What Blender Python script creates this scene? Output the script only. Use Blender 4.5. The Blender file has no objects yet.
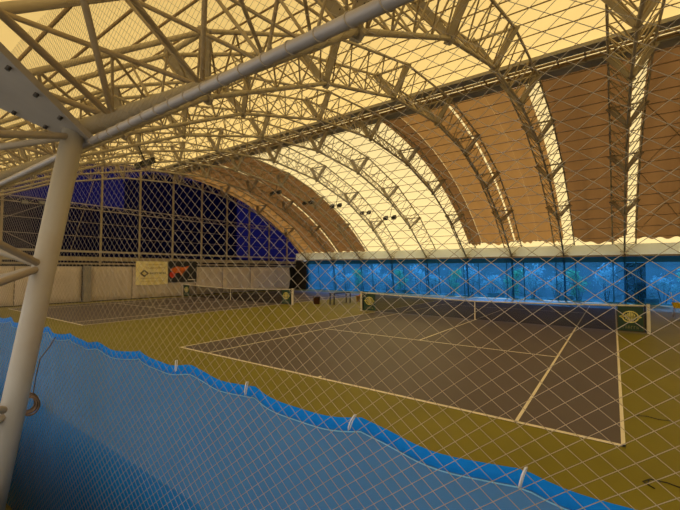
import bpy, math, random
from mathutils import Vector, Matrix
random.seed(7)
S = bpy.context.scene
COL = S.collection
rad = math.radians

# ------------------------------------------------------------------ helpers
class MB:
    """collects shapes for ONE mesh object"""
    def __init__(s): s.v = []; s.f = []; s.mi = []; s.cur = 0; s.sm = []; s.smooth = False
    def face(s, ids):
        s.f.append(ids); s.mi.append(s.cur); s.sm.append(s.smooth)
    def tube(s, p, q, r, n=8, r2=None, cap=True):
        s.path([p, q], r, n, cap, r2)
    def path(s, pts, r, n=8, cap=True, r2=None):
        pts = [Vector(p) for p in pts]
        b = len(s.v); up = None
        for i, p in enumerate(pts):
            d = (pts[min(i+1, len(pts)-1)] - pts[max(i-1, 0)]).normalized()
            if up is None:
                a = Vector((0, 0, 1)) if abs(d.z) < .9 else Vector((1, 0, 0))
                up = (a - d*a.dot(d)).normalized()
            else:
                up = (up - d*up.dot(d)).normalized()
            w = d.cross(up)
            rr = r if r2 is None else r + (r2-r)*i/(len(pts)-1)
            for k in range(n):
                t = 2*math.pi*k/n
                s.v.append(p + (up*math.cos(t) + w*math.sin(t))*rr)
        s.smooth = True
        for i in range(len(pts)-1):
            for k in range(n):
                a = b+i*n+k; c = b+i*n+(k+1) % n
                s.face((a, c, c+n, a+n))
        s.smooth = False
        if cap:
            s.face(tuple(b+k for k in reversed(range(n))))
            e = b+(len(pts)-1)*n
            s.face(tuple(e+k for k in range(n)))
    def box(s, c, d, rz=0):
        b = len(s.v); co, si = math.cos(rz), math.sin(rz)
        for z in (-1, 1):
            for (x, y) in ((-1, -1), (1, -1), (1, 1), (-1, 1)):
                X = x*d[0]/2; Y = y*d[1]/2
                s.v.append(Vector((c[0]+X*co-Y*si, c[1]+X*si+Y*co, c[2]+z*d[2]/2)))
        for f in ((3, 2, 1, 0), (4, 5, 6, 7), (0, 1, 5, 4), (1, 2, 6, 5), (2, 3, 7, 6), (3, 0, 4, 7)):
            s.face(tuple(b+i for i in f))
    def slab(s, poly, off):
        """polygon (list of 3D pts) extruded by vector off"""
        b = len(s.v); n = len(poly); off = Vector(off)
        for p in poly: s.v.append(Vector(p))
        for p in poly: s.v.append(Vector(p)+off)
        s.face(tuple(b+i for i in reversed(range(n))))
        s.face(tuple(b+n+i for i in range(n)))
        for i in range(n):
            j = (i+1) % n
            s.face((b+i, b+j, b+n+j, b+n+i))
    def grid(s, fn, nu, nv, smooth=True):
        b = len(s.v)
        for i in range(nu+1):
            for j in range(nv+1):
                s.v.append(Vector(fn(i/nu, j/nv)))
        s.smooth = smooth
        for i in range(nu):
            for j in range(nv):
                a = b+i*(nv+1)+j
                s.face((a, a+nv+1, a+nv+2, a+1))
        s.smooth = False
    def lathe(s, c, prof, n=20, axis='z'):
        b = len(s.v)
        for (r, h) in prof:
            for k in range(n):
                t = 2*math.pi*k/n
                s.v.append(Vector((c[0]+r*math.cos(t), c[1]+r*math.sin(t), c[2]+h)))
        s.smooth = True
        for i in range(len(prof)-1):
            for k in range(n):
                a = b+i*n+k; d = b+i*n+(k+1) % n
                s.face((a, d, d+n, a+n))
        s.smooth = False
    def data(s, name, mats):
        m = bpy.data.meshes.new(name)
        m.from_pydata([tuple(v) for v in s.v], [], s.f)
        m.polygons.foreach_set('material_index', s.mi)
        m.polygons.foreach_set('use_smooth', s.sm)
        for a in (mats if isinstance(mats, (list, tuple)) else [mats]): m.materials.append(a)
        m.update()
        return m
    def build(s, name, mats, parent=None, loc=None):
        return link(name, s.data(name, mats), parent, loc)

def link(name, data, parent=None, loc=None):
    o = bpy.data.objects.new(name, data); COL.objects.link(o)
    if parent is not None: o.parent = parent
    if loc is not None: o.location = loc
    return o
def tag(o, label, cat, group=None, kind=None):
    o['label'] = label; o['category'] = cat
    if group: o['group'] = group
    if kind: o['kind'] = kind
    return o
def thing(name, label, cat, loc=(0, 0, 0), rz=0, group=None):
    o = bpy.data.objects.new(name, None); COL.objects.link(o)
    o.location = loc; o.rotation_euler = (0, 0, rz); o.empty_display_size = .2
    return tag(o, label, cat, group)
def structure(o, label, cat='structure'):
    o['kind'] = 'structure'; o['label'] = label; o['category'] = cat
    return o
def copy_tree(o, parent=None):
    c = o.copy(); COL.objects.link(c)
    if parent is not None: c.parent = parent
    for ch in [x for x in o.children]: copy_tree(ch, c)
    return c

# ------------------------------------------------------------------ materials
def mat(name):
    m = bpy.data.materials.new(name); m.use_nodes = True
    nt = m.node_tree; nt.nodes.clear()
    out = nt.nodes.new('ShaderNodeOutputMaterial')
    return m, nt, out
def noise_mix(nt, c1, c2, scale, detail=4, lo=.35, hi=.65, vec=None, stretch=None):
    tc = nt.nodes.new('ShaderNodeTexCoord')
    no = nt.nodes.new('ShaderNodeTexNoise'); no.inputs['Scale'].default_value = scale; no.inputs['Detail'].default_value = detail
    src = tc.outputs['Object']
    if stretch:
        mp = nt.nodes.new('ShaderNodeMapping'); mp.inputs['Scale'].default_value = stretch
        nt.links.new(src, mp.inputs['Vector']); src = mp.outputs['Vector']
    nt.links.new(src, no.inputs['Vector'])
    rp = nt.nodes.new('ShaderNodeValToRGB')
    rp.color_ramp.elements[0].position = lo; rp.color_ramp.elements[0].color = (*c1, 1)
    rp.color_ramp.elements[1].position = hi; rp.color_ramp.elements[1].color = (*c2, 1)
    nt.links.new(no.outputs['Fac'], rp.inputs['Fac'])
    return rp.outputs['Color'], no.outputs['Fac']
def pbr(name, c1, c2=None, scale=3, rough=.6, metal=0, lo=.35, hi=.65, bump=0, stretch=None, spec=.4):
    m, nt, out = mat(name)
    b = nt.nodes.new('ShaderNodeBsdfPrincipled')
    b.inputs['Roughness'].default_value = rough; b.inputs['Metallic'].default_value = metal
    b.inputs['Specular IOR Level'].default_value = spec
    c, fac = noise_mix(nt, c1, c2 or tuple(x*.85 for x in c1), scale, lo=lo, hi=hi, stretch=stretch)
    nt.links.new(c, b.inputs['Base Color'])
    if bump:
        bp = nt.nodes.new('ShaderNodeBump'); bp.inputs['Strength'].default_value = bump
        nt.links.new(fac, bp.inputs['Height']); nt.links.new(bp.outputs['Normal'], b.inputs['Normal'])
    nt.links.new(b.outputs['BSDF'], out.inputs['Surface'])
    return m
def fabric(name, trans, diff, k=.5, transp=0, tcol=(1, 1, 1), c2=1.0, scale=1.0, stretch=None):
    """light passes through: translucent + diffuse, optionally see-through"""
    m, nt, out = mat(name)
    t = nt.nodes.new('ShaderNodeBsdfTranslucent'); d = nt.nodes.new('ShaderNodeBsdfDiffuse')
    c, _ = noise_mix(nt, trans, tuple(x*c2 for x in trans), scale, stretch=stretch)
    nt.links.new(c, t.inputs['Color'])
    d.inputs['Color'].default_value = (*diff, 1)
    mx = nt.nodes.new('ShaderNodeMixShader'); mx.inputs[0].default_value = k
    nt.links.new(t.outputs[0], mx.inputs[1]); nt.links.new(d.outputs[0], mx.inputs[2])
    res = mx.outputs[0]
    if transp:
        tr = nt.nodes.new('ShaderNodeBsdfTransparent'); tr.inputs['Color'].default_value = (*tcol, 1)
        m2 = nt.nodes.new('ShaderNodeMixShader'); m2.inputs[0].default_value = transp
        nt.links.new(res, m2.inputs[1]); nt.links.new(tr.outputs[0], m2.inputs[2]); res = m2.outputs[0]
    nt.links.new(res, out.inputs['Surface'])
    return m

M = {}
M['steel'] = pbr('cream_painted_steel', (.50, .45, .37), (.40, .35, .27), 2.5, .45)
M['rusty'] = pbr('rust_stained_cream_steel', (.42, .38, .31), (.36, .29, .20), 2.0, .5, lo=.5, hi=.8)
M['brace'] = pbr('aged_cream_steel', (.42, .36, .27), (.34, .27, .18), 2.0, .5)
M['plate'] = pbr('grey_primed_plate', (.36, .32, .27), (.30, .27, .23), 3, .55)
M['bolt'] = pbr('dark_bolt', (.07, .06, .05), rough=.5, metal=.5)
M['rail'] = pbr('galvanised_pipe', (.41, .375, .355), (.36, .33, .31), 6, .4, .2)
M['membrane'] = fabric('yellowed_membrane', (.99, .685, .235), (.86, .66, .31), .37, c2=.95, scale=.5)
M['membrane_far'] = fabric('sun_tinted_membrane', (.98, .765, .35), (.85, .70, .42), .42, c2=.96, scale=.5)  # same fabric as the near half; paler tint stands in for stronger sun
M['drape'] = fabric('brown_shade_cloth', (.40, .245, .15), (.22, .14, .09), .57, c2=.72, scale=1.1, stretch=(1.2, .02, .02))
M['drape_orange'] = fabric('orange_brown_shade_cloth', (.60, .385, .215), (.36, .23, .135), .5, c2=.85, scale=1.1, stretch=(1.2, .02, .02))
M['eave'] = fabric('eave_sheet', (.95, .97, .98), (.6, .65, .68), .2)
M['floor'] = pbr('olive_acrylic_floor', (.232, .208, .022), (.195, .174, .018), .6, .55, lo=.3, hi=.7, spec=.25)
M['court'] = pbr('slate_acrylic_court', (.120, .100, .110), (.102, .085, .095), .5, .5, lo=.3, hi=.7, spec=.3)
M['line'] = pbr('white_line_paint', (.90, .86, .80), (.84, .80, .72), 3, .6)
M['whitewall'] = pbr('white_tarpaulin_wall', (.68, .60, .55), (.56, .49, .44), .5, .7)
M['darkgap'] = pbr('dark_opening', (.03, .03, .035), rough=.8)
M['mullion'] = pbr('ochre_steel_mullion', (.42, .36, .26), (.36, .30, .20), 2, .5)
M['blue_film'] = fabric('blue_film', (.04, .30, .90), (.02, .14, .40), .3, .82, (.05, .33, 1.0))
M['blue_band'] = fabric('blue_film_top_band', (.015, .10, .22), (.02, .08, .16), .6, .2, (.01, .06, .2))
M['glazing'] = fabric('navy_glazing', (.006, .006, .065), (.010, .010, .025), .5, .7, (.0045, .0045, .045))
M['net_cord'] = pbr('beige_net_cord', (.42, .35, .25), (.35, .29, .20), 4, .7)
M['shade'] = fabric('blue_shade_net', (.02, .32, .90), (.02, .34, .95), .62, .40, (.75, .85, .95), c2=.8, scale=1.5)
M['hem'] = fabric('blue_hem', (.012, .27, .85), (.012, .26, .88), .65, c2=.75, scale=30, stretch=(1, 1, .15))
M['hemcord'] = pbr('light_blue_hem_stitching', (.20, .55, .80), rough=.6)
M['tie'] = pbr('white_cord', (.80, .78, .76), rough=.5)
M['coil'] = pbr('brown_rope', (.22, .13, .07), (.14, .08, .04), 30, .8)
M['black'] = pbr('black_plastic', (.018, .018, .02), rough=.5)
M['netmesh'] = fabric('black_tennis_net', (.02, .02, .02), (.02, .02, .02), .8, .36)
M['tape'] = pbr('white_net_band', (.82, .78, .70), (.74, .70, .62), 5, .6)
M['green'] = pbr('dark_green_panel', (.030, .075, .055), rough=.6)
M['emblem'] = pbr('pale_yellow_print', (.80, .74, .28), rough=.6)
M['emblem_grey'] = pbr('grey_yellow_print', (.26, .26, .14), rough=.6)
M['banner'] = pbr('cream_banner', (.95, .82, .36), (.95, .88, .55), 1.2, .6)
M['ink'] = pbr('black_print', (.03, .028, .03), rough=.6)
M['ochreink'] = pbr('ochre_print', (.50, .34, .06), rough=.6)
M['orange'] = pbr('orange_print', (.85, .20, .03), rough=.6)
M['red'] = pbr('red_print', (.75, .05, .02), rough=.6)
M['bin'] = pbr('dark_red_bin', (.10, .035, .02), rough=.6)
M['tan'] = pbr('tan_wood', (.40, .25, .06), rough=.6)
M['yellow'] = pbr('yellow_plastic', (.85, .60, .03), rough=.5)
M['duct'] = pbr('grey_steel_gantry', (.32, .30, .28), (.26, .25, .24), 2, .5)
M['purlin'] = pbr('brown_purlin', (.34, .25, .15), (.26, .18, .10), 2, .6)
M['lamp'] = pbr('black_lamp_body', (.03, .03, .035), rough=.5)
M['lampglass'] = pbr('lamp_glass', (.35, .36, .36), rough=.2)
M['ground'] = pbr('pale_paving', (.55, .53, .50), (.42, .42, .38), .8, .8)
M['leaf'] = fabric('leaf', (.60, .95, .50), (.30, .55, .24), .3)
M['leaf2'] = fabric('pale_leaf', (1.0, 1.0, .95), (.6, .7, .6), .3)
M['stem'] = pbr('woody_stem', (.12, .08, .05), rough=.8)
M['darkwall'] = pbr('dark_shed_wall', (.02, .02, .025), rough=.9)
M['whitebox'] = pbr('white_planter', (.85, .86, .88), rough=.6)

# ------------------------------------------------------------------ arch profile (plane X = const)
YC, R, ZA, TA = 10.4, 24.3, 9.35, 41.02
def arc(t, dr=0):
    t = rad(t); return Vector((YC+(R+dr)*math.sin(t), ZA-R+(R+dr)*math.cos(t)))
TS = [-TA + 2*TA*i/8 for i in range(9)]
inner = [arc(t) for t in TS]
cd = Vector((.153, .988))                                     # column direction
footL = inner[0] - cd*(inner[0].y/cd.y); footR = Vector((2*YC-footL.x, 0))
inner = [footL] + inner + [footR]                             # 11 nodes, 10 members
H, DX = 1.0, .66
def perp(a, b):
    d = (b-a).normalized(); return Vector((-d.y, d.x))
outer = []
for i in range(11):
    n1 = perp(inner[i-1], inner[i]) if i > 0 else perp(inner[0], inner[1])
    n2 = perp(inner[i], inner[i+1]) if i < 10 else perp(inner[9], inner[10])
    m = (n1+n2).normalized(); outer.append(inner[i] + m*(H/m.dot(n2)))
_o = Vector((math.cos(rad(155)), math.sin(rad(155))))*1.083
outer[1] = inner[1]+_o; outer[9] = inner[9]+Vector((-_o.x, _o.y))
outer[0] = outer[1]; outer[10] = outer[9]
outer[0] = Vector((outer[0].x + cd.x*(-outer[0].y/cd.y), 0)); outer[10] = Vector((2*YC-outer[0].x, 0))
P3 = lambda x, p: Vector((x, p.x, p.y))
def lerp(a, b, f): return a+(b-a)*f

mb = MB(); mb.path([P3(0, p) for p in inner[:2]], .066, 16)
mb.path([P3(0, p) for p in inner[1:10]], .057, 14); mb.path([P3(0, p) for p in inner[9:]], .066, 12)
inner_data = mb.data('inner_chord', M['rusty'])
outer_data = []
for sx in (-1, 1):
    mb = MB(); mb.path([P3(sx*DX, p) for p in outer], .045, 10); outer_data.append(mb.data('outer_chord', M['steel']))
# joint plates
plate_data = []
def bolt(c, tg):
    q = MB(); q.tube(c-tg*.042, c+tg*.042, .014, 6); return q.data('bolt', M['bolt'])
for i in range(1, 10):
    tang = (perp(inner[i-1], inner[i]) + perp(inner[i], inner[i+1])).normalized()
    tg = Vector((0, tang.y, -tang.x))
    if i in (1, 9):
        mo = (outer[i]-inner[i]).normalized(); tg = Vector((0, -mo.y, mo.x))
    pair = []
    for sx in (-1, 1):
        a = P3(0, inner[i]); b = P3(sx*DX, outer[i]); d = (b-a).normalized(); w = d.cross(tg).normalized()
        a2 = a - d*.14; b2 = b + d*.06; L = (b2-a2).length; pw = .145
        mb = MB(); bl = []
        if i in (1, 9):                                   # the springing joint: one wide gusset
            if sx == 1: continue
            mo = P3(0, outer[i])-a; mo.normalize(); t0 = a-mo*.13; ob = P3(0, outer[i])+mo*.05
            ex = Vector((1, 0, 0))
            mb.slab([t0-ex*.06-tg*.02, t0+ex*.06-tg*.02, ob+ex*(DX+.07)-tg*.02, ob-ex*(DX+.07)-tg*.02], tg*.04)
            for f in (.2, .33, .46, .6, .75, .9):
                for sw in (-1, 1):
                    bl.append(bolt(lerp(t0, ob, f)+ex*(sw*(.06+(DX+.01)*f-.06)), tg))
        else:
            mb.slab([a2-w*.075-tg*.025, a2+w*.075-tg*.025, b2+w*pw-tg*.025, b2-w*pw-tg*.025], tg*.05)
            for f in (.22, .36, .5, .64, .78):
                hw = .075+(pw-.075)*f - .035
                for sw in (-1, 1): bl.append(bolt(a2+d*(L*f)+w*(sw*hw), tg))
        pair.append((mb.data('joint_plate', M['plate']), bl))
    mb = MB(); a = P3(-DX, outer[i]); b = P3(DX, outer[i]); mb.tube(a, b, .05, 6)
    plate_data.append((pair, mb.data('cross_tie', M['steel'])))
# lattice braces, ordered from the near foot over the crown to the far foot
brace_segs = []
for s in range(10):
    a, b, c, d = inner[s], inner[s+1], outer[s], outer[s+1]
    if s in (0, 9):
        inn = [.99, .725, .465, .22]; out = [.865, .60, .345, .09]
        if s == 9: inn = [1-x for x in inn]; out = [1-x for x in out]
        zin = [lerp(a, b, f) for f in inn]
        zo = []
        for f in out:
            z = a.y + (b.y-a.y)*f
            g = (z-c.y)/(d.y-c.y); zo.append(lerp(c, d, g))
        for j in range(4):
            for sx in (-1, 1):
                brace_segs.append((P3(0, zin[j]), P3(sx*DX, zo[j])))
                if j: brace_segs.append((P3(0, zin[j]), P3(sx*DX, zo[j-1])))
    else:
        fi = [.07, .28, .5, .72, .93]; fo = [0.02, .17, .39, .61, .83, .98]
        for j, f in enumerate(fi):
            for sx in (-1, 1):
                for k in (j, j+1):
                    brace_segs.append((P3(0, lerp(a, b, f)), P3(sx*DX, lerp(c, d, fo[k]))))
ARCHX = [6.05 - 3.65*k for k in range(9)]
rest = MB(); brace_data = []
for n, (a, b) in enumerate(brace_segs):
    if n < 100:
        mb = MB(); mb.tube(a, b, .0225, 8, cap=False); brace_data.append(mb.data('lattice_brace', M['brace']))
    else: rest.tube(a, b, .0225, 6, cap=False)
rest_data = rest.data('lattice_brace', M['brace'])
allb = MB()
for a, b in brace_segs: allb.tube(a, b, .021, 5, cap=False)
all_data = allb.data('lattice_brace', M['brace'])
ordn = ['first', 'second', 'third', 'fourth', 'fifth', 'sixth', 'seventh', 'eighth', 'ninth']
arch_labels = [
 'steel lattice arch rising almost straight up at the right edge, nearest to the right',
 'steel lattice arch with the thick leaning leg and bolted plate at left',
 'third steel lattice arch from the right, passing over the middle of the near court',
 'fourth steel lattice arch from the right, beside the narrow dark brown shade cloth',
 'fifth steel lattice arch from the right, landing behind the left half of the court net',
 'sixth steel lattice arch from the right, the middle one between the cream roof panels',
 'seventh steel lattice arch from the right, where cream roof meets far brown cloths',
 'eighth steel lattice arch from the right, beside the bright slit between far brown cloths',
 'ninth and farthest steel lattice arch, right in front of the navy glazed end wall']
for k, x in enumerate(ARCHX):
    A = thing('arch_truss', arch_labels[k], 'roof arch', (x, 0, 0), 0, 'steel lattice arches of the hall')
    link('inner_chord', inner_data, A)
    for d in outer_data: link('outer_chord', d, A)
    for i, (pair, tie) in enumerate(plate_data):
        for (pd, bd) in pair:
            po = link('joint_plate', pd, A)
            if k == 1 and i < 2:
                for q in bd: link('bolt', q, po)
        link('cross_tie', tie, A)
    if k < 4:
        for d in brace_data: link('lattice_brace', d, A)
        o = link('lattice_brace', rest_data, A); o['kind'] = 'stuff'
    else:
        o = link('lattice_brace', all_data, A); o['kind'] = 'stuff'

# ------------------------------------------------------------------ roof skin, purlins, drapes, gantry
X0, X1 = -25.3, 13.3
RM = R + 1.4
def roof_pt(x, t, r): p = Vector((YC+r*math.sin(rad(t)), ZA-R+r*math.cos(rad(t)))); return (x, p.x, p.y)
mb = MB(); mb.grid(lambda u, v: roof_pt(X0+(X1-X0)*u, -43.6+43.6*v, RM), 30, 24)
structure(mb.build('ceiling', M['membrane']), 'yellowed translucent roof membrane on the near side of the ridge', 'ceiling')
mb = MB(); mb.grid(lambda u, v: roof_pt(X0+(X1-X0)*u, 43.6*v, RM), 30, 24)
structure(mb.build('ceiling', M['membrane_far']), 'translucent roof membrane on the far side of the ridge, tinted cream for stronger sun', 'ceiling')
purl = MB(); purl.tube((X0+.1, 0, 0), (X1-.1, 0, 0), .022, 6); pd = purl.data('roof_purlin', M['purlin'])
t = -42.0
while t < 42.1:
    o = link('roof_purlin', pd, None, (0, *roof_pt(0, t, R+1.16)[1:]))
    tag(o, 'thin brown steel purlin running lengthwise under the vaulted roof', 'purlin', 'thin roof purlins')
    t += 2.33
def drape(name, x0, x1, ta, tb, m, label, sag=.8, n=2, group='shade cloths under the far roof slope'):
    mb = MB()
    def fn(u, v):
        x = x0+(x1-x0)*u
        te = tb - sag*(1-abs(math.sin(math.pi*u*n))**.7) + .25*math.sin(u*23+x0)
        tt = ta+(te-ta)*v
        return roof_pt(x, tt, R+1.235 + .03*math.sin(u*math.pi*2*n)*math.sin(v*40))
    mb.grid(fn, 28, 40)
    mb2 = mb
    return tag(mb2.build(name, m), label, 'shade cloth', group)
T0 = 1.75
drape('shade_cloth', 6.65, 9.6, T0, 40.2, M['drape'], 'brown shade cloth at the right edge, beyond the first arch', .3, 1)
drape('shade_cloth', 9.75, 13.2, T0, 40.2, M['drape'], 'brown shade cloth outside the right edge of the view', .3, 1)
drape('shade_cloth', 2.98, 6.22, T0, 40.9, M['drape'], 'wide brown shade cloth between the two arches nearest the right', 1.9, 1)
drape('shade_cloth', -1.02, .62, T0, 40.2, M['drape_orange'], 'orange brown shade cloth right of the third arch from the right', .8, 1)
drape('shade_cloth', .625, 2.38, T0, 40.4, M['drape_orange'], 'orange brown shade cloth left of the second arch from the right', .8, 1)
drape('shade_cloth', -4.82, -3.72, T0, 40.4, M['drape'], 'narrow dark brown shade cloth right of the fourth arch from the right', .6, 1)
drape('shade_cloth', -3.70, -1.14, T0, 40.4, M['drape_orange'], 'orange brown shade cloth left of the third arch from the right', .6, 1)
drape('shade_cloth', -19.4, -15.75, T0, 41.2, M['drape'], 'brown shade cloth at the far end, right of the bright slit', .1, 1)
drape('shade_cloth', -23.0, -19.54, T0, 41.2, M['drape'], 'brown shade cloth at the far end, left of the bright slit', .1, 1)
drape('shade_cloth', -25.2, -23.02, T0, 41.2, M['drape_orange'], 'brown shade cloth hanging against the navy end wall', .1, 1)
g = thing('ridge_gantry', 'grey cable gantry running the length of the hall under the roof ridge', 'gantry', (0, 0, 0))
mb = MB(); mb.box((-6, 9.52, 10.50), (38.2, .46, .14)); mb.build('beam', M['duct'], g)
mb = MB(); mb.box((-6, 10.78, 10.49), (38.2, .58, .20)); mb.build('beam', M['duct'], g)
mb = MB(); mb.box((-6, 9.95, 10.47), (38.2, .05, .06)); mb.box((-6, 10.42, 10.47), (38.2, .05, .06))
x = -25
while x < 13: mb.box((x, 10.2, 10.46), (.06, 1.0, .05)); x += .9
for j in range(2): mb.tube((-25, 10.12+.16*j, 10.50), (13, 10.12+.16*j, 10.50), .022, 5)
mb.build('cable_ladder', M['purlin'], g)
# bracing rods in the two bays at the right
rod_labels = ['thin diagonal bracing rod rising to the right beyond the first arch', 'thin diagonal bracing rod falling to the right beyond the first arch',
              'thin upper bracing rod rising to the right beyond the first arch', 'thin upper bracing rod falling to the right beyond the first arch']
for i, (xa, ta, xb, tb) in enumerate([(6.7, 39, 9.5, 25), (6.7, 25, 9.5, 39), (6.7, 25, 9.5, 11), (6.7, 11, 9.5, 25)]):
    mb = MB(); mb.path([roof_pt(xa+(xb-xa)*f/8, ta+(tb-ta)*f/8, R+1.1) for f in range(9)], .018, 6)
    tag(mb.build('bracing_rod', M['purlin']), rod_labels[i], 'bracing rod', 'bracing rods')

# ------------------------------------------------------------------ floor, courts
mb = MB(); mb.box((-6, 10.35, -.1), (38.8, 35.7, .2)); structure(mb.build('floor', M['floor']), 'olive green hall floor around the courts', 'floor')
def court(cx, label):
    c = thing('tennis_court', label, 'tennis court', (cx, 0, 0))
    mb = MB(); mb.box((0, 11.885, .003), (10.97, 23.77, .006)); mb.build('playing_surface', M['court'], c)
    mb = MB(); z = .008
    def ln(x0, y0, x1, y1): mb.box(((x0+x1)/2, (y0+y1)/2, z), (abs(x1-x0), abs(y1-y0), .004))
    w = .05
    for sx in (-1, 1):
        xx = sx*5.485; ln(xx-sx*w, 0, xx, 23.77)
        xx = sx*4.115; ln(xx-sx*w, 0, xx, 23.77)
    ln(-5.485, 0, 5.485, .07); ln(-5.485, 23.70, 5.485, 23.77)
    ln(-4.115, 5.46, 4.115, 5.51); ln(-4.115, 18.26, 4.115, 18.31)
    ln(-.025, 5.485, .025, 18.285); ln(-.025, .07, .025, .17)
    mb.build('line_marking', M['line'], c)
court(0, 'dark tennis court with pale lines filling the right half of the hall')
court(-18.33, 'dark tennis court at the far left in front of the banners')

# tennis nets
def glyphs(mb, x0, x1, z, h, y, seed, step=None):
    """a row of small printed strokes, too small to read"""
    r = random.Random(seed); x = x0; step = step or h*.75
    while x < x1-step*.6:
        mb.box((x+step*.12, y, z), (step*.2, .006, h))
        k = r.random()
        if k < .7: mb.box((x+step*.38, y, z+h*.42), (step*.5, .006, h*.16))
        if k > .3: mb.box((x+step*.38, y, z+(r.random()-.5)*h*.3), (step*.5, .006, h*.16))
        if k > .5: mb.box((x+step*.6, y, z-h*.2), (step*.18, .006, h*.6))
        x += step
def emblem_panel(n, xa, xb):
    p = MB(); p.box(((xa+xb)/2, -.03, .53), (xb-xa, .02, .92)); po = p.build('end_panel', M['green'], n)
    po['label'] = 'dark green panel with a pale yellow star emblem'
    cx = (xa+xb)/2; e = MB(); y = -.045; cz = .60; rx, rz = .27, .23
    N = 32
    def ring(ra, rb, qa, qb):
        for k in range(N):
            t0, t1 = 2*math.pi*k/N, 2*math.pi*(k+1)/N
            e.slab([(cx+ra*math.cos(t0), y, cz+qa*math.sin(t0)), (cx+ra*math.cos(t1), y, cz+qa*math.sin(t1)),
                    (cx+rb*math.cos(t1), y, cz+qb*math.sin(t1)), (cx+rb*math.cos(t0), y, cz+qb*math.sin(t0))], (0, -.004, 0))
    ring(rx*.82, rx, rz*.82, rz)
    for sx in (-1, 1):
        e.slab([(cx+sx*rx*.9, y, cz-.07), (cx+sx*rx*1.32, y, cz), (cx+sx*rx*.9, y, cz+.07)], (0, -.004, 0))
    for dx_, hh in ((-.13, .10), (-.07, .15), (-.02, .18), (.03, .18), (.08, .15), (.135, .10)):
        e.slab([(cx+dx_-.018, y, cz-hh), (cx+dx_+.018, y, cz-hh), (cx+dx_+.018, y, cz+hh), (cx+dx_-.018, y, cz+hh)], (0, -.004, 0))
    e.slab([(cx-rx*.9, y, cz-.02), (cx+rx*.9, y, cz-.02), (cx+rx*.9, y, cz+.02), (cx-rx*.9, y, cz+.02)], (0, -.004, 0))
    e.build('emblem', M['emblem'], po)
    gl = MB(); glyphs(gl, cx-.24, cx+.26, .20, .11, -.043, 3, .085); gl.build('lettering', M['emblem_grey'], po)
def tennis_net(cx, label):
    n = thing('tennis_net', label, 'tennis net', (cx, 11.885, 0))
    top = lambda x: .914 + (1.07-.914)*min(1, abs(x)/6.4)**1.3
    mb = MB(); mb.grid(lambda u, v: (-6.32+12.64*u, .012*math.sin(u*50), .03+(top(-6.32+12.64*u)-.03)*v), 48, 6); mb.build('net_mesh', M['netmesh'], n)
    mb = MB(); N = 40
    for s in range(2):
        mb.path([(-6.36+12.72*i/N, -.012+.024*s, top(-6.36+12.72*i/N)-.028) for i in range(N+1)], .03, 6)
    mb.build('headband', M['tape'], n)
    mb = MB(); mb.box((0, -.02, .46), (.05, .012, .90)); mb.build('centre_strap', M['tape'], n)
    for sx in (-1, 1):
        mb = MB(); mb.box((sx*6.44, 0, .555), (.10, .10, 1.11)); p = mb.build('post', M['tape'], n)
        mb = MB(); mb.box((sx*6.34, 0, .55), (.05, .09, 1.02)); mb.build('winder', M['black'], p)
    emblem_panel(n, -6.28, -5.50); emblem_panel(n, 5.50, 6.28)
tennis_net(0, 'tennis net across the near court with white posts and green emblem panels')
tennis_net(-18.33, 'tennis net across the far left court in front of the banners')

# ------------------------------------------------------------------ near barrier net, rail, blue curtain
YN = -5.43
def wob(x, z):
    return Vector((x + .004*math.sin(2.1*z+1.3*x)+.002*math.sin(9*x+5*z), YN+.010*math.sin(1.1*x+.8*z)+.006*math.sin(3.3*x-2.2*z), z + .004*math.sin(1.7*x-1.1*z)+.002*math.sin(7*z+6*x)))
mb = MB(); NX0, NX1, NZ0, NZ1 = -7.0, 9.0, .04, 4.72
HW, HZ = .0351, .0279
sl = HZ/HW
def strands(sgn):
    k = 0; span = NX1-NX0; hspan = (NZ1-NZ0)/sl
    x = NX0 - hspan if sgn > 0 else NX0
    end = NX1 if sgn > 0 else NX1+hspan
    while x < end:
        # z = NZ0 + sgn*sl*(X-x)
        xa, xb = (x, x+hspan) if sgn > 0 else (x-hspan, x)
        a = max(xa, NX0); b = min(xb, NX1)
        if b-a > .05:
            n = max(2, int((b-a)/.25)); pts = []
            for i in range(n+1):
                X = a+(b-a)*i/n; pts.append(wob(X, NZ0+sgn*sl*(X-x)))
            mb.path(pts, 0.00105, 3, cap=False)
        x += 2*HW
strands(1); strands(-1)
tag(mb.build('barrier_net', M['net_cord']), 'large beige diamond mesh net hanging across the foreground', 'net')
r_ = thing('net_rail', 'grey pipe slanting across the upper left that carries the net', 'pipe', (0, 0, 0))
mb = MB(); mb.tube((-7, YN-.03, 3.33), (9, YN-.03, 3.33), .026, 16); mb.build('pipe', M['rail'], r_)
for i in range(40):
    mb = MB(); x = 1.9+i*.145
    pts = [(x+.012*math.cos(a*1.0), YN-.03+.0285*math.cos(a), 3.33+0.0285*math.sin(a)) for a in [2*math.pi*k/14 for k in range(15)]]
    mb.path(pts, .0028, 5); mb.build('lashing', M['net_cord'], r_)

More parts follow.
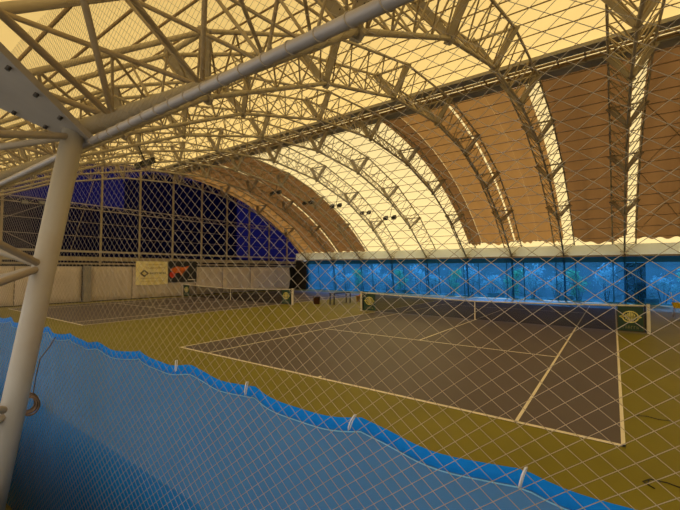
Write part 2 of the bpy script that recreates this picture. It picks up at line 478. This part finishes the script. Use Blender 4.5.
YB = -5.365
ties = [-6+i*.545 for i in range(30)]
tie_x = [5.19-.55*i for i in range(-6, 22)]
def ztop(x):
    u = ((x-5.182)/.548) % 1.0
    return 1.888 + .042*max(0, min(1, (5.2-x)/1.7)) - .034*math.sin(math.pi*u)**.8
def yb(x, z): return YB + .012*math.sin(7*x)+.008*math.sin(17*x+1.5*z)+.01*math.sin(3*x+2*z)
b_ = thing('barrier_curtain', 'blue shade netting curtain hung behind the foreground net', 'curtain', (0, 0, 0))
mb = MB(); mb.grid(lambda u, v: (lambda x: (x, yb(x, v*1.9), .02+(ztop(x)-.045-.02)*v))(-6.5+15*u), 300, 24); mb.build('sheet', M['shade'], b_)
mb = MB(); mb.grid(lambda u, v: (lambda x: (x, yb(x, 2)-.004-.008*math.sin(v*math.pi), ztop(x)-.048+.048*v))(-6.5+15*u), 400, 6)
h_ = mb.build('hem', M['hem'], b_); h_['label'] = 'bright blue hem along the top of the curtain'
mb = MB(); mb.path([(x, yb(x, 2)-.01, ztop(x)-.05) for x in [-6.5+15*i/400 for i in range(401)]], .0022, 4); mb.build('stitching', M['hemcord'], h_)
tl = ['white cord tie on the curtain hem, nearest of them, at lower right', 'white cord tie on the curtain hem, second from the right',
      'white cord tie on the curtain hem, third from the right', 'white cord tie on the curtain hem below the left corner of the court']
for i, x in enumerate((5.182, 4.634, 4.086, 3.538)):
    mb = MB(); z = ztop(x); y = YN-.012
    lean = (.3, .5, .2, .05)[i]
    pts = [(x-.002, y, z-.024), (x+.001, y-.004, z-.010), (x+.001+lean*.02, y-.005, z+.014), (x+lean*.05, y-.003, z+.036), (x+lean*.05+.003, y+.004, z+.036), (x+lean*.02+.003, y+.004, z+.010), (x+.002, y+.002, z-.02)]
    mb.path(pts, .0024, 6); tag(mb.build('cord_tie', M['tie']), tl[i], 'tie', 'white ties on the curtain')
# coil of rope hung on the curtain behind the leaning leg
c_ = thing('rope_coil', 'brown coil of rope hanging behind the leaning leg on the left', 'rope', (1.49, -5.515, 1.33))
mb = MB(); pts = []
for i in range(150):
    a = i*.3; rr = .062+.012*math.sin(i*.21)
    pts.append((.035*math.sin(i*.047)+.10*math.cos(a)*.35, rr*math.cos(a)*.8, rr*1.15*math.sin(a)))
mb.path(pts, .008, 6); mb.build('coil', M['coil'], c_)
mb = MB(); mb.path([(.03, .02, .06), (.05, .03, .22), (.14, .03, .38), (.24, .06, .48), (.27, .09, .56)], .004, 5); mb.build('loose_end', M['coil'], c_)

# ------------------------------------------------------------------ far side: film curtains, eave strip
YF = 26.25
edges = [x+.0 for x in (9.7, 6.05, 2.4, -1.25, -4.9, -8.55, -12.2, -15.85, -19.5, -23.15)]
fl = ['translucent blue curtain at the right edge behind the net post', 'translucent blue curtain between the two arches nearest the right',
      'translucent blue curtain between the second and third arches from the right', 'translucent blue curtain between the third and fourth arches from the right',
      'translucent blue curtain between the fourth and fifth arches from the right', 'translucent blue curtain between the fifth and sixth arches from the right',
      'translucent blue curtain between the sixth and seventh arches from the right', 'translucent blue curtain between the seventh and eighth arches from the right',
      'leftmost translucent blue curtain beside the dark corner opening']
for i in range(9):
    xa, xb = edges[i+1], edges[i]
    if i == 8: xa = -23.2
    c = thing('film_curtain', fl[i], 'curtain', ((xa+xb)/2, YF, 0), 0, 'blue curtains along the far side')
    w = xb-xa+.01
    mb = MB(); mb.grid(lambda u, v: (-w/2+w*u, .03*math.sin(u*9)+.015*math.sin(u*31+v*3), .02+2.90*v), 30, 4); mb.build('film', M['blue_film'], c)
    mb = MB(); mb.grid(lambda u, v: (-w/2+w*u, .03*math.sin(u*9), 2.92+.40*v), 30, 2); bb = mb.build('top_band', M['blue_band'], c); bb['label'] = 'dark teal band'
mb = MB(); mb.box((-7.7, YF+.06, 3.38), (34.8, .10, .12)); structure(mb.build('trim_1', M['mullion']), 'steel beam above the blue curtains', 'beam')
mb = MB(); mb.box((-7.7, YF+.28, 3.80), (34.8, .03, .80)); structure(mb.build('trim_2', M['eave']), 'pale translucent sheet under the far eaves', 'eave panel')

# ------------------------------------------------------------------ end wall (left)
XE = -25.25
w_ = MB(); w_.box((XE-.10, 9.9, 1.32), (.2, 35, 2.64)); structure(w_.build('wall_left', M['darkwall']), 'dark lower part of the end wall', 'wall')
cush = lambda y0, y1: (y0, y1)
panels = [(-6.6, -2.83), (-2.8, .6), (.63, 4.33), (4.83, 7.79), (7.82, 13.37), (13.4, 16.26), (16.29, 19.7), (19.73, 25.75)]
pl = ['leftmost white tarpaulin panel of the end wall', 'second white tarpaulin panel of the end wall from the left', 'white tarpaulin panel of the end wall left of the dark post',
      'white tarpaulin panel of the end wall left of the cream banner', 'long white tarpaulin panel of the end wall behind the banners', 'white tarpaulin panel right of the black and orange banner',
      'white tarpaulin panel behind the far net', 'rounded white tarpaulin panel beside the dark corner opening']
for i, (y0, y1) in enumerate(panels):
    mb = MB()
    def fn(u, v):
        y = y0+(y1-y0)*u
        e = min(u, 1-u)*(y1-y0); bul = .16*min(1, (e/.35))**.5
        z = .05+2.5*v; bz = min(1, min(v, 1-v)*6)**.5
        if i == 7 and u > .9: y -= .35*((u-.9)/.1)**2*abs(v-.55)*2
        return (XE+.01+bul*bz+.02*math.sin(y*5)*bz, y, z)
    mb.grid(fn, 40, 16)
    tag(mb.build('wall_tarpaulin', M['whitewall']), pl[i], 'tarpaulin', 'white tarpaulins along the end wall')
# glazing above: one pane set with mullions as parts
def zroof(y, r=RM): return ZA-R+math.sqrt(max(0, r*r-(y-YC)**2))
ym = [-5.8+2.8*i for i in range(12)]
gz = MB(); N = 60
ya, yb2 = -7.1, 28.1
gz.grid(lambda u, v: (XE-.06, ya+(yb2-ya)*u, 2.66+(zroof(ya+(yb2-ya)*u)-2.66)*v), 60, 10, False)
win = structure(gz.build('window_1', M['glazing']), 'navy blue glazed upper end wall with steel mullions', 'window')
for y in ym:
    mb = MB(); z1 = zroof(y, RM-.3); mb.box((0, 0, 0), (.12, .12, z1-2.64)); mb.build('mullion', M['mullion'], win, (XE+.02, y+.1, (2.64+z1)/2))
for (z, h, d) in ((3.62, .14, .16), (3.10, .30, .10), (2.75, .12, .18)):
    mb = MB(); mb.box((0, 0, 0), (d, 34.8, h)); mb.build('transom', M['steel'] if h == .14 else M['mullion'], win, (XE+.06, YC, z))
mb = MB()
for z in (6.65, 7.0): mb.tube((XE+.14, -1.6, z), (XE+.14, 22.6, z), .035, 6)
y = -1.6
while y < 22.4:
    mb.tube((XE+.14, y, 6.65), (XE+.14, y+.35, 7.0), .018, 5); mb.tube((XE+.14, y+.35, 7.0), (XE+.14, y+.7, 6.65), .018, 5); y += .7
mb.build('wind_girder', M['steel'], win)
mb = MB()
for z in (4.7, 5.7): mb.tube((XE+.08, YC-14.8, z), (XE+.08, YC+14.8, z), .02, 5)
mb.tube((XE+.08, -3.5, 3.7), (XE+.08, 1.9, 6.6), .02, 5); mb.tube((XE+.08, -3.5, 6.6), (XE+.08, 1.9, 3.7), .02, 5)
mb.tube((XE+.08, 3.6, 3.7), (XE+.08, 5.1, 9.5), .02, 5)
mb.build('bracing', M['mullion'], win)
# dark corner
mb = MB(); mb.box((-24.25, YF+.35, 1.65), (2.1, .06, 3.3)); structure(mb.build('door_1', M['darkgap']), 'dark opening in the far left corner', 'door')
# wall lamps
for i, (y, z) in enumerate(((.95, 6.65), (1.85, 6.75))):
    mb = MB(); mb.box((XE+.2, y, z), (.22, .38, .26)); 
    o = thing('wall_lamp', ('left lamp box high on the end wall', 'right lamp box high on the end wall')[i], 'lamp', (0, 0, 0), 0, 'lamps on the end wall')
    mb.build('housing', M['lamp'], o); mb = MB(); mb.box((XE+.32, y, z), (.02, .32, .2)); mb.build('lens', M['lampglass'], o)
# banners (built facing +X)
bn = thing('banner', 'cream banner with a black diamond logo and lettering on the end wall', 'banner', (XE+.30, 0, 0))
mb = MB(); mb.grid(lambda u, v: (.03*math.sin(u*7+v*3)+.015*math.sin(u*19), 7.92+2.62*u, 1.12+1.86*v - .05*math.sin(math.pi*u)*(1-v)), 24, 12); mb.build('cloth', M['banner'], bn)
def rot_glyphs(y0, y1, z, h, m, seed, step=None, name='lettering'):
    q = MB(); glyphs(q, y0, y1, z, h, 0, seed, step)
    q.v = [Vector((.06, v.x, v.z)) if abs(v.y) < -1 else Vector((.055+v.y, v.x, v.z)) for v in q.v]
    return q.build(name, m, bn)
rot_glyphs(9.02, 10.42, 2.02, .17, M['ink'], 5, .155)
rot_glyphs(8.8, 10.2, 2.72, .10, M['ochreink'], 8, .09); rot_glyphs(8.75, 10.35, 2.45, .16, M['ochreink'], 9, .13)
rot_glyphs(8.3, 9.9, 1.62, .09, M['ochreink'], 10, .09); rot_glyphs(8.3, 10.3, 1.38, .08, M['ochreink'], 11, .08)
q = MB(); c, zc = 8.58, 2.02
for (r1, r0) in ((.36, .22),):
    for k in range(4):
        a0, a1 = k*math.pi/2, (k+1)*math.pi/2
        q.slab([(.05, c+r1*math.cos(a0), zc+r1*.8*math.sin(a0)), (.05, c+r1*math.cos(a1), zc+r1*.8*math.sin(a1)), (.05, c+r0*math.cos(a1), zc+r0*.8*math.sin(a1)), (.05, c+r0*math.cos(a0), zc+r0*.8*math.sin(a0))], (.008, 0, 0))
q.build('diamond_logo', M['ink'], bn)
bn2 = thing('banner', 'black banner with orange and red shapes beside the cream banner', 'banner', (XE+.28, 0, 0))
mb = MB(); mb.grid(lambda u, v: (.02*math.sin(u*9), 10.62+2.66*u, 1.22+1.82*v), 16, 8); mb.build('cloth', M['ink'], bn2)
q = MB()
q.slab([(.05, 10.75, 2.3), (.05, 11.25, 2.0), (.05, 12.05, 2.15), (.05, 12.5, 2.65), (.05, 11.9, 2.5), (.05, 11.4, 2.6), (.05, 11.0, 2.45)], (.008, 0, 0))
q.slab([(.05, 11.5, 2.2), (.05, 11.75, 1.8), (.05, 12.05, 2.2)], (.008, 0, 0))
q.build('orange_shape', M['orange'], bn2)
q = MB(); q.slab([(.07, 10.95+.26*math.cos(a), 1.88+.26*math.sin(a)) for a in [2*math.pi*k/16 for k in range(16)]], (.008, 0, 0)); q.build('red_spot', M['red'], bn2)
q = MB(); q.box((.06, 12.75, 1.42), (.01, .7, .08)); q.build('white_bar', M['tape'], bn2)
mb = MB(); mb.box((XE+.22, 4.58, 1.32), (.35, .42, 2.55)); tag(mb.build('wall_post', M['duct']), 'dark grey post on the end wall between white tarpaulins', 'post')

# ------------------------------------------------------------------ remaining enclosure
mb = MB(); mb.box((-6, -7.75, .45), (38.8, .2, .9)); structure(mb.build('wall_near', M['whitewall']), 'pale wall on the near side behind the viewer', 'wall')
mb = MB(); N = 40
mb.grid(lambda u, v: (X1, -7.3+35.5*u, (zroof(-7.3+35.5*u))*v), 40, 4, False); structure(mb.build('wall_right', M['whitewall']), 'pale end wall outside the view on the right', 'wall')

# ------------------------------------------------------------------ floodlights
lamps = [((-8.55, 19.24, 6.44), 'floodlight pair hanging under the roof, lowest of the right hand row'),
         ((-12.2, 21.5, 7.41), 'floodlight pair under the roof, second from the right in the row'),
         ((-12.2, 17.12, 7.44), 'floodlight pair under the roof, middle of the row'),
         ((-15.85, 17.97, 8.18), 'floodlight pair where the cream roof meets the brown cloth'),
         ((-15.85, 14.15, 8.41), 'floodlight pair in front of the far brown cloth, top of the row'),
         ((-8.55, .36, 6.37), 'floodlight pair above the left end of the hall, apart from the row')]
for (p, lab) in lamps:
    p = Vector(p)
    o = thing('floodlight', lab, 'floodlight', p, 0, 'floodlights hung from the arches')
    d = math.hypot(p.y-YC, p.z-(ZA-R)); nrm = Vector((0, (p.y-YC)/d, (p.z-(ZA-R))/d))
    mb = MB(); mb.tube((0, 0, 0), nrm*max(.12, R-d-.05), .022, 6); mb.tube((-.45, 0, 0), (.45, 0, 0), .025, 6); mb.build('hanger', M['lamp'], o)
    for sx in (-1, 1):
        mb = MB(); mb.slab([(sx*.36-.19, -.14, -.02), (sx*.36+.19, -.14, -.02), (sx*.36+.13, .1, .14), (sx*.36-.13, .1, .14)], (0, .05, -.22))
        hd = mb.build('lamp_head', M['lamp'], o)
        mb = MB(); mb.box((sx*.36, -.10, -.17), (.26, .20, .012)); mb.build('lens', M['lampglass'], hd)

# ------------------------------------------------------------------ small things on the floor
o = thing('waste_bin', 'dark red brown bin on the olive floor between the two nets', 'bin', (-11.15, 13.5, 0))
mb = MB(); mb.lathe((0, 0, 0), [(0, 0), (.2, 0), (.25, .48), (.26, .5), (.23, .5), (.19, .03), (0, .03)], 20); mb.build('body', M['bin'], o)
mb = MB(); mb.lathe((0, 0, 0), [(.265, .44), (.28, .47), (.265, .5), (.25, .5)], 20); mb.build('rim', M['black'], o)
o = thing('bench_table', 'black legged table standing below the blue curtain left of the net', 'table', (-10.0, 14.7, 0))
mb = MB(); mb.box((0, 0, .74), (.45, 2.1, .05)); mb.build('tabletop', M['black'], o)
for y in (-.95, .95):
    for x in (-.17, .17):
        mb = MB(); mb.box((x, y, .36), (.06, .06, .72)); mb.build('leg', M['black'], o)
o = thing('bench', 'low tan wooden bench beside the black table', 'bench', (-9.4, 16.8, 0))
mb = MB(); mb.box((0, 0, .42), (1.3, .4, .05)); mb.build('seat', M['tan'], o)
for x in (-.5, .5):
    mb = MB(); mb.box((x, 0, .2), (.06, .36, .4)); mb.build('leg', M['tan'], o)
mb = MB(); mb.grid(lambda u, v: (-.45+.35*u, -.15+.28*v, .45+.10*math.sin(math.pi*u)*math.sin(math.pi*v)), 8, 8); c = mb.build('towel', M['orange'])
c.location = (-9.4, 16.8, 0); tag(c, 'crumpled orange towel on the tan bench', 'towel')
o = thing('ball_cart', 'metal stand with a yellow basket at the right edge below the curtain', 'cart', (8.1, 18.7, 0))
mb = MB()
def tub(u, v):
    a = 2*math.pi*u; r = .24+.07*v
    return (r*math.cos(a)*1.2, r*math.sin(a), .50+.26*v)
mb.grid(tub, 24, 4); mb.box((0, 0, .505), (.5, .4, .02)); mb.build('basket', M['yellow'], o)
for sx in (-1, 1):
    for sy in (-1, 1):
        mb = MB(); mb.tube((sx*.30, sy*.24, .03), (sx*.24, sy*.2, .62), .013, 6); l = mb.build('leg', M['rail'], o)
mb = MB(); mb.tube((-.27, 0, .7), (-.38, 0, 1.25), .014, 6); mb.tube((-.38, -.2, 1.25), (-.38, .2, 1.25), .02, 8); mb.build('handle', M['tape'], o)
mb = MB(); mb.path([(5.68, -.86, .008), (5.66, -.98, .008), (5.72, -1.03, .008), (5.62, -.93, .008), (5.69, -.82, .008), (5.85, -.80, .008), (6.0, -.86, .008)], .006, 5)
tag(mb.build('cord', M['black']), 'thin dark cord lying on the olive floor by the court corner', 'cord')
mb = MB(); mb.path([(5.66, 1.5, .008), (5.8, 1.56, .008), (5.95, 1.5, .008), (6.1, 1.55, .008)], .006, 5)
tag(mb.build('cord', M['black']), 'short dark cord lying on the olive floor beside the sideline', 'cord')
# ------------------------------------------------------------------ outdoors beyond the film
mb = MB(); mb.box((-6, 10, -.3), (160, 140, .1)); structure(mb.build('ground', M['ground']), 'pale paved ground outside the hall', 'ground')
def shrub_data(seed, h, w, n, lm):
    r = random.Random(seed); mb = MB()
    lobes = [(r.uniform(-w*.75, w*.75), r.uniform(-.3, .3), h*r.uniform(.15, .95), r.uniform(.22, .5)) for _ in range(9)]
    for i in range(n):
        lx, ly, lz, lr = lobes[i % 9]
        p = Vector((max(-w*1.04, min(w*1.04, lx+r.gauss(0, lr*.6))), ly+r.gauss(0, .2), max(.05, lz+r.gauss(0, lr*.6))))
        d = Vector((r.gauss(0, 1), r.gauss(0, 1), r.gauss(.4, 1))).normalized(); u = d.cross(Vector((r.gauss(0, 1), r.gauss(0, 1), r.gauss(0, 1)))).normalized()
        L = .07+.08*r.random(); b = len(mb.v)
        mb.v += [p-d*L, p+u*L*.4, p+d*L, p-u*L*.4]; mb.face((b, b+1, b+2, b+3))
    st = MB()
    for i in range(7):
        a = r.random()*6.28; st.tube((.1*math.cos(a), .1*math.sin(a), -.25), (w*.6*math.cos(a), w*.4*math.sin(a), h*.8), .022, 5, r2=.008)
    return mb.data('foliage', lm), st.data('stem', M['stem'])
sd = [shrub_data(1, 2.3, .85, 700, M['leaf']), shrub_data(2, 2.1, .85, 700, M['leaf2']), shrub_data(3, 2.6, .8, 700, M['leaf2'])]
sx_ = [10.1, 8.35, 4.9, 3.1, 1.5, -.3, -2.0, -3.7, -5.5, -7.4, -9.2, -11.0, -12.8, -14.6, -16.4, -18.2, -20.0, -21.8]
where = ['behind the right edge of the far blue curtain', 'behind the blue curtain right of the net post', 'behind the second blue curtain, right part', 'behind the second blue curtain, left part',
 'behind the third blue curtain, right part', 'behind the third blue curtain, left part', 'behind the fourth blue curtain, right part', 'behind the fourth blue curtain, left part',
 'behind the fifth blue curtain, right part', 'behind the fifth blue curtain, left part', 'behind the sixth blue curtain, right part', 'behind the sixth blue curtain, left part',
 'behind the seventh blue curtain, right part', 'behind the seventh blue curtain, left part', 'behind the eighth blue curtain, right part', 'behind the eighth blue curtain, left part',
 'behind the leftmost blue curtain, right part', 'behind the leftmost blue curtain, left part']
for i, x in enumerate(sx_):
    o = thing('shrub', 'leafy shrub outdoors ' + where[i], 'shrub', (x, 29.9, 0), (.3, 2.9, 3.4, -.2)[i % 4], 'shrubs outside behind the blue curtains')
    f, s = sd[i % 3]; link('foliage', f, o); link('stem', s, o)
for i, (x, w) in enumerate(((-3.0, 1.4), (2.3, 1.0), (-12, 1.6), (7.6, .8))):
    mb = MB(); mb.box((x, 28.6, .05), (w, .35, .55)); 
    tag(mb.build('planter', M['whitebox']), 'pale box on the ground outdoors ' + ('behind the fourth blue curtain', 'behind the third blue curtain', 'behind the sixth blue curtain', 'behind the curtain right of the net post')[i], 'planter', 'pale boxes outside')
mb = MB(); mb.box((6.7, 29.3, 1.3), (1.2, 1.2, 3.2)); tag(mb.build('shed', M['darkwall']), 'dark shed outdoors behind the blue curtain near the right net post', 'shed')
o = thing('outdoor_building', 'dark building outside behind the navy glazing', 'building', (-34, 0, -.25))
mb = MB(); mb.box((0, 17.4, 5.9), (6, 10.2, 11.8)); mb.box((0, 1.1, 4.0), (6, 22.4, 8.0)); mb.box((0, 26, 1.9), (6, 7, 3.8)); mb.build('wall', M['darkwall'], o)
mb = MB(); mb.box((0, 17.4, 11.9), (6.3, 10.5, .2)); mb.build('roof', M['darkwall'], o)
mb = MB(); mb.box((-6, 34, 1.6), (60, .3, 3.7)); tag(mb.build('boundary_wall', M['ground']), 'plain outdoor wall beyond the shrubs behind the blue curtains', 'wall')
mb = MB(); mb.box((-6, -5.2, .5), (38.8, .1, 1.0)); structure(mb.build('wall_front', M['darkgap']), 'low dark plinth wall behind the blue barrier curtain', 'wall')
mb = MB(); mb.box((-6, -6.83, .6), (38.8, 1.62, 1.2)); structure(mb.build('floor', M['darkgap']), 'raised viewing deck on the near side, out of view, shading the lower curtain', 'deck')  # unseen deck under the viewer, put in to shade the lower curtain
# ------------------------------------------------------------------ light
W = bpy.data.worlds.new('sky'); S.world = W; W.use_nodes = True
nt = W.node_tree; bg = nt.nodes['Background']
bg.inputs['Color'].default_value = (1.0, .98, .95, 1); bg.inputs['Strength'].default_value = 1.32
sun = bpy.data.lights.new('sun', 'SUN'); sun.energy = 2.25; sun.angle = rad(2); sun.color = (1, .95, .86)
so = bpy.data.objects.new('sun', sun); COL.objects.link(so)
so.rotation_euler = (rad(-60), 0, rad(10))   # from the far side

# ------------------------------------------------------------------ camera
cam = bpy.data.cameras.new('camera'); co = bpy.data.objects.new('camera', cam); COL.objects.link(co)
yaw, pitch, roll, f = -.62836, .03567, .00206, 375.821
fw = Vector((math.sin(yaw)*math.cos(pitch), math.cos(yaw)*math.cos(pitch), math.sin(pitch)))
rt = Vector((math.cos(yaw), -math.sin(yaw), 0)); up = rt.cross(fw)
rt2 = rt*math.cos(roll)+up*math.sin(roll); up2 = -rt*math.sin(roll)+up*math.cos(roll)
mw = Matrix((rt2, up2, -fw)).transposed().to_4x4(); mw.translation = Vector((5.39311, -6.54102, 2.44465))
co.matrix_world = mw
cam.sensor_fit = 'HORIZONTAL'; cam.sensor_width = 36; cam.lens = 36*f/680; cam.clip_start = .05; cam.clip_end = 300
S.camera = co

S.view_settings.view_transform = 'Standard'; S.view_settings.look = 'None'
S.view_settings.gamma = 1; S.view_settings.use_curve_mapping = False
S.view_settings.exposure = 0.0
S.cycles.use_denoising = True
S.cycles.max_bounces = 10; S.cycles.diffuse_bounces = 5; S.cycles.transparent_max_bounces = 24; S.cycles.transmission_bounces = 6
